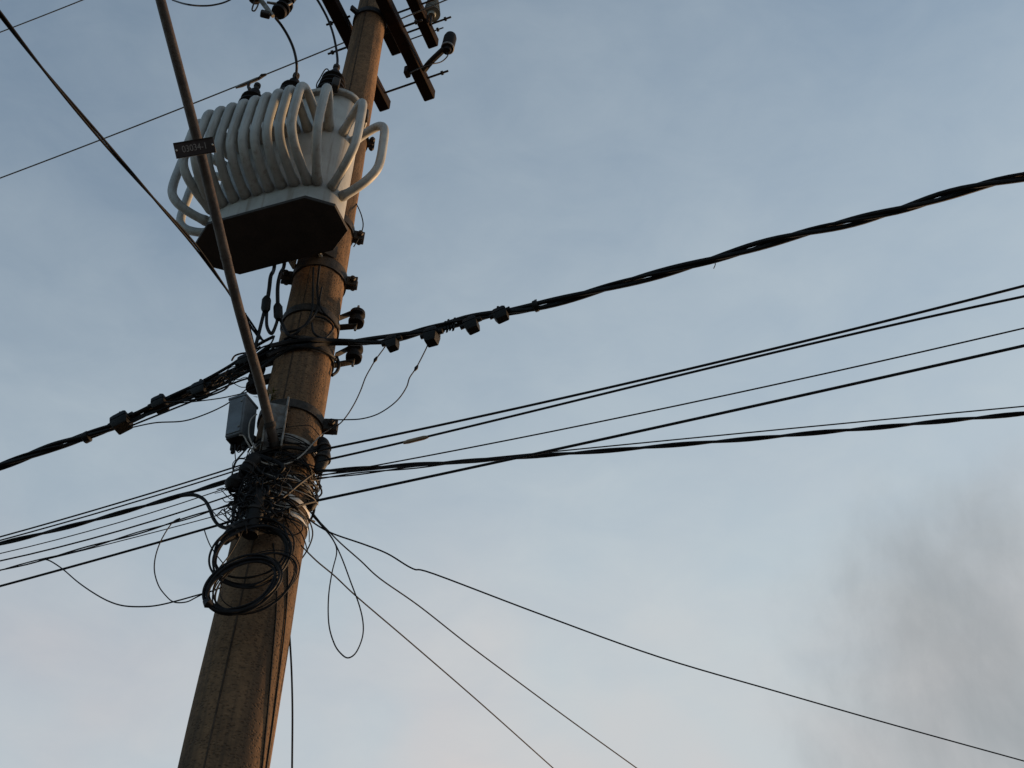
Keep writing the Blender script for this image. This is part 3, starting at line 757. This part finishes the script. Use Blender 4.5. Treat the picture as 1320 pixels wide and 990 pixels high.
# number plate
pc_ = [A(223, 184.5), A(275.5, 176.5), A(278, 196), A(227, 205)]
plc = A(250, 190)
pn = (CAM - plc).normalized()
pn = (pn * .8 + Vector((0, -1, -.25)) * .2).normalized()
plc = plc + pn * .032
def onp(px, py): return on_plane(px, py, pn, plc)
qx = (onp(276.5, 186) - onp(225, 194.5)); hx = qx.length / 2; X = qx.normalized()
Yv = pn.cross(X).normalized(); hy = (onp(249, 180.5) - onp(252.5, 200.8)).length / 2
pcn = (onp(223, 184.5) + onp(275.5, 176.5) + onp(278, 196) + onp(227, 205)) / 4
plate = thing('number_plate', pcn - Yv * hy, 'small dark plate numbered 03034-1 fixed to the slanting pipe', 'number plate')
MB().box(pcn, X * hx, Yv * hy, pn * .003, .001).build('plate', 'plate_dark', plate)
bb = MB()
for sx in (-1, 1):
    bb = MB().lathe(pcn + X * sx * hx * .90 + pn * .003, pn, [(0, .0048), (.003, .0048), (.005, .002)], 8); bb.build('rivet', 'pale_band', plate)
for sy in (-1, 1):
    MB().box(pcn + Yv * sy * hy * .94 + pn * .004, X * hx * .99, Yv * hy * .06, pn * .0015).build('rim', 'dark_steel', plate)
MB().box(pcn - pn * .018, X * .028, Yv * .012, pn * .014, .002).build('clip', 'dark_steel', plate)
fcv = bpy.data.curves.new('lettering', 'FONT'); fcv.body = '03034-1'; fcv.align_x = 'CENTER'; fcv.align_y = 'CENTER'; fcv.size = .042; fcv.extrude = .0006
tmp = bpy.data.objects.new('tmp', fcv); COL.objects.link(tmp)
bpy.context.view_layer.update()
me = bpy.data.meshes.new_from_object(tmp.evaluated_get(bpy.context.evaluated_depsgraph_get()))
bpy.data.objects.remove(tmp)
me.materials.clear(); me.materials.append(MATS['lettering'])
lt = bpy.data.objects.new('lettering', me); COL.objects.link(lt); lt.parent = plate
M = Matrix((X, Yv, pn)).transposed().to_4x4()
M = M @ Matrix.Diagonal((.80, 1, 1, 1))
M.translation = pcn + pn * .0042 - ORIG[plate.name]
lt.matrix_local = M
lt['label'] = 'pale stamped digits 03034-1'

# ------------------------------------------------------------------ grey junction box
bx = W(311, 545, .10)
jb = thing('junction_box', bx - UP * .17, 'blue-grey metal box hanging left of the pole under the bundle', 'junction box')
fx = (SIDE * .93 + TOCAM * -.36).normalized(); fy = UP.cross(fx).normalized()       # one face turned to the left front
fx = (SIDE * math.cos(R(38)) + TOCAM * math.sin(R(38))).normalized(); fy = UP.cross(fx)
uz = (UP - SIDE * .09).normalized()
MB().box(bx, fx * .046, fy * .052, uz * .118, .005).build('case', 'box_grey', jb)
MB().box(bx + uz * .122, fx * .050, fy * .056, uz * .008, .003).build('hood', 'box_grey', jb)
MB().box(bx - uz * .123, fx * .042, fy * .047, uz * .006, .002).build('base', 'black_plastic', jb)
MB().box(bx - fy * .0535 - uz * .004, fx * .039, fy * .0035, uz * .104, .002).build('door', 'box_grey', jb)
for k in (-.08, .08):
    MB().lathe(bx - fy * .057 + fx * .030 + uz * k, -fy, [(0, .006), (.004, .006)], 6).build('screw', 'galvanised', jb)
for k in (-.03, .03):
    MB().lathe(bx - uz * .127 + fx * k, -uz, [(0, .014), (.03, .014), (.035, .009), (.05, .009)], 10).build('cable_gland', 'black_plastic', jb)
MB().box((bx + around(-70, bx.z, .01)) * .5 - UP * .05, (around(-70, bx.z, .0) - bx) * .5, UP * .02, TOCAM * .006, .002).build('mounting_strap', 'dark_steel', jb)
for i, pts in enumerate(([(308, 561), (314, 562), (318, 569), (323, 577), (331, 588), (338, 596), (352, 600)], [(331, 534), (324, 540), (321, 550), (321, 562), (325, 572), (330, 578)], [(303, 573), (303, 585), (304, 595)], [(309, 574), (306, 579), (307, 583), (311, 581), (313, 577)],
                         [(320, 576), (312, 585), (304, 595), (300, 604)])):
    wire('box_lead', [W(x, y, .20) for x, y in pts], (.0035, .0035, .0025, .0025, .004)[i], ('pale_wire', 'pale_wire', 'black_cable', 'black_cable', 'black_cable')[i],
         ['pale wire leaving the underside of the grey box', 'pale wire curving down the right side of the grey box', 'hair-thin dark wire hanging straight below the grey box', 'tiny curled dark wire below the grey box', 'dark wire slanting left below the grey box'][i])

# ------------------------------------------------------------------ telecom cables to the right
def tele(px, a, r, label, ext=12, off=.16, m='black_cable', deg=2, name='telecom_cable', strands=None, sagk=.006):
    anc = Vector((POLE.x, POLE.y, 0)) + TOCAM * off
    path = span(px, a, anc, ext, deg, sagk=sagk)
    if strands: return bundle(name, path, label, strands, .55)
    return tag(MB().tube(path, r * .9, 7).build(name, m), label, 'cable')
tele([(412, 581.5), (560, 548), (700, 518), (790, 499), (950, 461.5), (1100, 426), (1200, 398.5), (1320, 368)], 20, .0062, 'uppermost of the telecom cables leaving the pole to the right')
tele([(410, 595), (535, 567), (700, 527), (800, 502.5), (950, 464), (1100, 432), (1200, 408.5), (1320, 381.5)], 20, .0058, 'second telecom cable to the right, with a short tan splice near the pole', off=.20, deg=3)
tele([(406, 616), (525, 591), (640, 569), (790, 539), (900, 518), (1000, 498), (1150, 463), (1320, 421.5)], 20, .0036, 'thin single telecom cable midway between the pairs at the right edge', off=.12)
tele([(408, 646), (540, 617), (640, 596), (780, 563.5), (900, 540), (1000, 519), (1150, 484), (1320, 445)], 20, .0066, 'thick telecom cable crossing over the flat pair, starting lowest on the pole', off=.22)
tele([(408, 607), (560, 598.5), (640, 592), (780, 580), (900, 571), (1000, 562.5), (1100, 554), (1200, 545), (1320, 532.5)], 9, .0, 'thickest nearly level twisted telecom cable to the right', strands=[(.0052, 0, .0062), (.0052, math.pi, .0052)], off=.19)
tele([(410, 613), (560, 597), (700, 583), (780, 575.5), (900, 564.5), (1000, 554.5), (1150, 540), (1320, 523.5)], 9, .0034, 'thin nearly level telecom wire just above the thickest one', off=.23)
tele([(408, 617), (470, 610), (520, 603.5), (560, 600), (620, 594), (660, 590)], 9, .0, 'thin wavy wire pair under the thickest telecom cable near the pole', ext=0, strands=[(.004, 0, .003), (.004, math.pi, .003)], off=.25)
sp = tag(MB().tube([(lambda x, y: on_plane(x, y, Vector((edir(20).y, -edir(20).x, 0)), Vector((POLE.x, POLE.y, 0)) + TOCAM * .20))(x, y) for x, y in ((520, 571), (526, 569.3), (546, 564.4), (552, 563))], [.006, .0095, .0095, .006], 8).build('cable_splice', 'tape'), 'short tan taped splice on a right-hand telecom cable', 'splice')

# telecom cables to the left
tele([(322, 596), (200, 634), (100, 664), (0, 692)], 19, .0045, 'uppermost telecom cable running off to the left', ext=20)
tele([(322, 601), (200, 639), (100, 669), (0, 696.5)], 19, .0040, 'second telecom cable from the top on the left, close under the uppermost', ext=20, off=.2)
tele([(298, 618), (236, 639), (127, 668), (0, 701)], 19, .0, 'thickest twisted telecom cable running off to the left', ext=20, strands=[(.0055, 0, .0062), (.0055, math.pi, .0062)], off=.18)
tele([(318, 620), (220, 653), (145, 676), (0, 713.5)], 19, .0028, 'thinnest telecom wire on the left, just below the thickest cable', ext=20)
tele([(322, 630), (220, 664), (145, 687), (0, 723)], 19, .0042, 'fourth telecom cable on the left, above the wavy pair', ext=20)
tele([(326, 641), (240, 668), (182, 686), (91, 712), (0, 735)], 19, .0, 'wavy thin twisted pair running off to the left', ext=20, strands=[(.0042, 0, .0034), (.0042, math.pi, .0030)])
tele([(322, 653), (240, 675), (182, 691), (91, 713), (40, 726)], 19, .0026, 'thin wire joining the wavy pair on the left from below', ext=0)
tele([(312, 668), (218, 695), (109, 726), (0, 755.5)], 19, .0062, 'lowest and straightest thick telecom cable on the left', ext=20)
LW = lambda x, y: on_plane(x, y, Vector((edir(19).y, -edir(19).x, 0)), Vector((POLE.x, POLE.y, 0)) + TOCAM * .2)
wire('branch_cable', [LW(x, y) for x, y in ((232, 639), (250, 638), (263, 644), (270, 655), (275, 668), (282, 677), (293, 681), (304, 682))], .0085, 'black_cable', 'thick branch leaving the thickest left cable and curving down to the closure')
wire('slack_wire', [LW(x, y) for x, y in ((50, 722), (62, 722), (80, 733), (100, 750), (120, 764), (140, 775), (160, 781), (185, 782), (205, 780), (230, 774), (255, 767), (270, 763), (286, 757))], .0032, 'black_cable', 'long slack thin wire hanging in a shallow bow at lower left')
wire('slack_wire', [LW(x, y) for x, y in ((232, 668), (222, 674), (209, 694), (201, 715), (199, 735), (204, 754), (213, 767), (224, 776), (240, 776), (253, 770), (265, 764))], .0028, 'black_cable', 'narrow hanging loop of thin wire left of the coils')
wire('slack_wire', [LW(x, y) for x, y in ((263, 682), (267, 694), (272, 705), (281, 718), (295, 735))], .0026, 'black_cable', 'short thin wire slanting from the lowest left cable to the upper coil')
wire('slack_wire', [W(x, y, .25) for x, y in ((318, 668), (310, 690), (296, 715), (282, 733), (276, 745))], .0026, 'black_cable', 'thin wire slanting down inside the upper coil to the left')

# service wires to the lower right (towards houses behind)
def service(px, zend, r, label):
    a0 = W(px[0][0], px[0][1], .16); b0 = at_z(px[-1][0], px[-1][1], zend)
    dd = b0 - a0; nn = Vector((dd.y, -dd.x, 0)).normalized()
    P = smooth([on_plane(x, y, nn, a0) for x, y in px], 6); d_ = (P[-1] - P[-8]).normalized()
    P += [P[-1] + d_ * t + UP * .004 * t * t for t in [.5 * i for i in range(1, 20)]]
    return tag(MB().tube(P, r, 6).build('service_wire', 'black_cable'), label, 'wire')
service([(396, 668), (412, 679), (432, 689), (470, 702), (500, 714), (532, 733), (560, 740), (700, 793), (850, 847), (1000, 891), (1150, 934), (1320, 981)], 4.25, .0036, 'service wire with a kink, sloping to the far lower right corner')
service([(400, 660), (420, 681), (440, 701), (465, 723), (490, 746), (540, 781), (601, 829), (660, 873), (740, 932), (822, 991)], 4.40, .0034, 'middle service wire sloping steeply down to the bottom edge')
service([(388, 703), (408, 723), (432, 743), (462, 771), (530, 829), (620, 907), (714, 991)], 4.30, .0034, 'leftmost and steepest service wire sloping to the bottom edge')
wire('slack_wire', [W(x, y, .15) for x, y in ((402, 660), (418, 680), (430, 697), (434, 712), (428, 738), (423.5, 770), (424, 805), (431, 830), (440, 843), (449, 848), (459, 841), (467, 822), (468, 803), (463, 780), (452, 750), (440, 718), (428, 694), (412, 675), (402, 664))], .0030, 'black_cable', 'teardrop loop of thin wire hanging right of the pole')
wire('spool_wire', [PR(x, y) for x, y in ((497, 446), (492, 453), (484, 464), (478, 474), (471, 487), (465, 503), (457, 520), (447, 536), (437, 547), (424, 555))], .0030, 'black_cable', 'thin wavy wire dropping from the connector nearest the pole')
wire('spool_wire', [PR(x, y) for x, y in ((552, 443), (549, 450), (543, 462), (536, 475), (528, 487), (524, 499), (514, 514), (500, 526), (484, 535), (465, 540), (445, 541), (425, 541))], .0030, 'black_cable', 'thin wire bowing from the second right connector back to the pole')
for (x0, y0, x1, y1, lb) in ((486, 460, 482, 467, 'tiny crimp on the wavy wire near the pole'), (538.5, 471, 534.5, 478, 'tiny crimp on the bowing wire from the second connector')):
    tag(MB().tube([PR(x0, y0), PR((x0 + x1) / 2, (y0 + y1) / 2), PR(x1, y1)], [.004, .009, .004], 8).build('wire_crimp', 'black_plastic'), lb, 'crimp')
wire('pale_wire', [W(427, 553, .16)] + [pole_pt(x, y, .03) for x, y in ((415, 560), (405, 570), (395, 581), (385, 590), (372, 597), (355, 599), (340, 592))], .0035, 'pale_wire', 'pale wire crossing the pole front diagonally from the right clamp')
wire('clamp_wire', [W(454, 256, .02), W(460, 264, .05), W(466, 278, .07), W(468, 292, .06), W(463, 306, .03), W(456, 318, .02)], .0035, 'black_cable', 'thin wire bowing off the pole edge past the upper transformer clamp')

# cables hanging and running down the pole
wire('hanging_cable', [W(x, y, .02) for x, y in ((372, 800), (374, 830), (376, 870), (377, 920), (376.5, 990), (376, 1060), (374, 1150))], .0042, 'black_cable', 'black cable hanging free beside the right edge of the lower pole')
for i, (pts, lbl) in enumerate((([(352, 700), (357, 740), (356, 790), (351, 850), (345, 920), (338, 990), (330, 1060)], 'thin dark wire stapled down the pole, left of its twin'), ([(366, 690), (371, 740), (368, 800), (361, 860), (352, 930), (343.5, 990), (333, 1060)], 'thin dark wire stapled down the pole near its lit edge'))):
    wire('down_wire', [pole_pt(x, y, .003) for x, y in pts], .0032, 'black_cable', lbl)

# ------------------------------------------------------------------ closures, dead ends and coils
def dark_lump(name, pts, rs, label, cat, bands=2, m='black_plastic'):
    t = thing(name, pts[-1], label, cat)
    MB().tube(smooth(pts, 4), [float(x) for x in np.interp(np.linspace(0, 1, (len(pts) - 1) * 4 + 1), np.linspace(0, 1, len(rs)), rs)], 14).build('body', m, t)
    P = smooth(pts, 4)
    for k in range(bands):
        i = int((k + 1) * len(P) / (bands + 1)); d_ = (P[min(i + 1, len(P) - 1)] - P[i - 1]).normalized()
        rr = float(np.interp(i / (len(P) - 1), np.linspace(0, 1, len(rs)), rs))
        MB().lathe(P[i] - d_ * .008, d_, [(0, rr * .9), (.002, rr + .006), (.014, rr + .006), (.016, rr * .9)], 14).build('clamp_ring', 'dark_steel', t)
    return t
dark_lump('splice_closure', [W(334, 632, .21), W(331, 650, .22), W(327, 668, .22), W(322, 690, .22)], [.022, .036, .030, .038, .031, .034], 'black upright splice closure on the pole front above the coils', 'splice closure', 1)
dark_lump('splice_closure', [W(330, 588, .19), W(325, 596, .20), W(318, 606, .20), (W(313, 612, .20))], [.022, .036, .028, .035, .02], 'black closure left of the pole where the upper left cables end', 'splice closure', 1)
dark_lump('dead_end_clamp', [W(312, 612, .19), W(305, 618, .20), W(301, 624, .20), W(299, 631, .20)], [.015, .030, .040, .022], 'round black dead-end clamp at the tip of the thickest left cable', 'dead-end clamp', 0)
dark_lump('dead_end_clamp', [W(414, 566, .10), W(418, 578, .12), W(416, 592, .13), W(410, 608, .13)], [.016, .032, .026, .036, .028, .022], 'black dead-end clamp at the right pole edge holding the telecom cables', 'dead-end clamp', 2)
dark_lump('dead_end_clamp', [W(408, 640, .05), W(404, 646, .06), W(400, 652, .07), W(399, 658, .07)], [.012, .025, .027, .012], 'small black clamp low on the right pole edge with wires fanning out', 'dead-end clamp', 0)
dark_lump('cable_boot', [W(318, 679, .22), W(306, 682, .22), W(296, 690, .22), W(288, 698, .22)], [.032, .034, .026, .020], 'black rubber boot where the coiled cable leaves the closure', 'cable boot', 1)
def coil(name, cx, cy, rx, ry, rot, off, turns, r, spread, label, tilt=.0):
    c0 = W(cx, cy, off); t = thing(name, c0 - UP * .2, label, 'cable coil', 'coils of spare cable on the pole')
    for k in range(turns):
        jx, jy = random.gauss(0, spread), random.gauss(0, spread); sc = 1 + random.gauss(0, .035); ph = random.random() * 6.28
        pts = []
        for i in range(28):
            a_ = 2 * math.pi * i / 28
            x = rx * sc * math.cos(a_) * (1 + .035 * math.sin(2 * a_ + ph)); y = ry * sc * math.sin(a_) * (1 + .03 * math.cos(3 * a_ + ph))
            px = cx + jx + x * math.cos(R(rot)) - y * math.sin(R(rot)); py = cy + jy + x * math.sin(R(rot)) + y * math.cos(R(rot))
            pts.append(W(px, py, off + tilt * math.sin(a_) + random.gauss(0, .002) + .008 * (k % 3)))
        MB().tube(smooth(pts, 3, True), r * (1 if k % 3 else .8), 7, True).build('cable_turn', 'black_cable', t)
    return t
coil('cable_coil', 324, 715, 51, 38, -22, .24, 7, .0046, 3.0, 'upper coil of black cable hanging on the pole front below the closure')
coil('cable_coil', 313, 753, 50, 30, -27, .30, 8, .0050, 2.4, 'lower tilted coil of black cable overlapping the left pole edge')
coil('cable_coil', 327, 750, 56, 33, -29, .275, 4, .0028, 3.0, 'loose thin wire turns around the lower cable coil')
for k, (x, y) in enumerate(((268, 778),)):
    tag(MB().tube([W(x - 4, y - 3, .32), W(x, y, .33), W(x + 4, y + 3, .32)], [.010, .020, .010], 8).build('coil_tie', 'black_plastic'), ['black tie at the lowest left tip of the lower coil', 'black tie where both coils cross on the left', 'black tie where both coils cross on the right'][k], 'cable tie')

# tangle of thin wires wound round the pole
tg = MB()
for k in range(46):
    z0 = z_of(random.uniform(588, 684)); dz = random.gauss(0, .08); th0 = random.uniform(-150, -40); th1 = th0 + random.uniform(110, 230)
    pts = []; w1, w2 = random.uniform(0, 6), random.uniform(1, 3)
    for i in range(9):
        f = i / 8; th = th0 + (th1 - th0) * f
        bulge = .014 + .018 * random.random() + (.03 * random.random() if random.random() < .08 else 0)
        pts.append(around(th, z0 + dz * f + .035 * math.sin(w1 + w2 * f * 3.1), bulge))
    tg.tube(smooth(pts, 5), random.choice((.0022, .0028, .0034, .0045)), 5)
for k in range(46):                                       # loose ends on the left where the cables land
    x, y = random.gauss(318, 10), random.uniform(592, 672)
    pts = []; o0 = random.uniform(.15, .26)
    for i in range(6):
        pts.append(W(x, y, o0 + random.gauss(0, .012))); x = min(372, max(306, x + random.gauss(4, 9))); y = min(688, max(584, y + random.gauss(3, 9)))
    tg.tube(smooth(pts, 5), random.choice((.0022, .0026, .0035, .005)), 5)
for k in range(16):
    x, y = random.uniform(268, 300), random.uniform(622, 668)
    pts = [LW(x, y)]
    for i in range(4):
        x += random.uniform(4, 13); y += random.gauss(-1, 7); pts.append(W(x, y, .18 + random.gauss(0, .015)))
    tg.tube(smooth(pts, 5), random.choice((.0018, .0022, .003)), 5)
for k in range(8):                                        # thick dark jumpers in the knot
    x, y = random.gauss(330, 10), random.uniform(585, 650); pts = []
    for i in range(5):
        pts.append(W(x, y, .20 + random.gauss(0, .015))); x = min(365, max(308, x + random.gauss(3, 10))); y = min(680, max(586, y + random.gauss(6, 9)))
    tg.tube(smooth(pts, 5), random.uniform(.006, .010), 6)
for k in range(32):                                       # thin loops in front of the closures
    cx, cy = random.gauss(338, 17), random.uniform(592, 682); rx_, ry_ = random.uniform(8, 26), random.uniform(5, 15); a0 = random.random() * 6.28; sw = random.uniform(2.2, 5.5)
    o0 = random.uniform(.19, .245); rt = random.gauss(-.3, .5)
    pts = []
    for i in range(10):
        a_ = a0 + sw * i / 9; x, y = rx_ * math.cos(a_), ry_ * math.sin(a_)
        pts.append(W(min(400, max(300, cx + x * math.cos(rt) - y * math.sin(rt) + random.gauss(0, .8))), cy + x * math.sin(rt) + y * math.cos(rt) + random.gauss(0, .8), o0 + random.gauss(0, .006)))
    tg.tube(smooth(pts, 4), random.choice((.0018, .0022, .003, .0042)), 5)
tg = tg.build('wire_tangle', 'black_cable'); tag(tg, 'dense tangle of thin black wires wound round the pole at cable height', 'wires', kind='stuff')
tp_ = MB()
for k in range(5):
    z0 = z_of(random.uniform(586, 682)); th0 = random.uniform(-90, 0); pts = []
    for i in range(7):
        f = i / 6; pts.append(around(th0 + f * random.uniform(90, 120), z0 + .06 * math.sin(3 * f + k), .035 + .02 * random.random()))
    tp_.tube(smooth(pts, 5), .0018, 5)
tp_ = tp_.build('pale_wire_tangle', 'pale_wire'); tag(tp_, 'few pale thin wires showing among the dark tangle on the pole', 'wires', kind='stuff')
for i, (pts, r, lbl) in enumerate((([(408, 646, 0, .1), (385, 652, 1, 0), (360, 660, 1, 0), (335, 668, 1, .03)], .006, 'straight black cable crossing the pole front below the tangle'), ([(404, 610, 0, .12), (388, 622, 1, .01), (370, 637, 1, .01), (352, 652, 1, .01), (338, 664, 1, .03)], .006, 'black cable slanting down leftwards across the tangle'),
                                 ([(330, 585, 1, .02), (350, 580, 1, .0), (375, 577, 1, .0), (398, 580, 1, .0), (414, 574, 0, .12)], .009, 'black cable arching over the pale band at the top of the tangle'), ([(333, 592, 1, .02), (355, 594, 1, .0), (375, 590, 1, .0), (395, 584, 1, .0), (412, 580, 0, .12)], .007, 'black cable just under the arching one at the top of the tangle'))):
    wrap(pts, r, lbl, off=.025)

ls = MB()
for k in range(16):                                       # frayed strands where the left bundle meets the pole
    x = random.uniform(225, 318); pts = []
    y = np.interp(x, [157, 207, 240, 270, 300, 326], [547, 524, 510, 496, 484, 470]) + random.gauss(6, 5)
    o0 = random.uniform(.01, .06); dx = random.uniform(8, 16)
    for i in range(5):
        pts.append(PL(x, y) + TOCAM * o0); x = min(352, x + dx); y += -dx * .45 + random.gauss(0, 4.5)
    ls.tube(smooth(pts, 5), random.choice((.0022, .003, .0045)), 5)
ls = ls.build('frayed_strands', 'black_cable'); tag(ls, 'frayed thin black strands around the left bundle close to the pole', 'wires', kind='stuff')
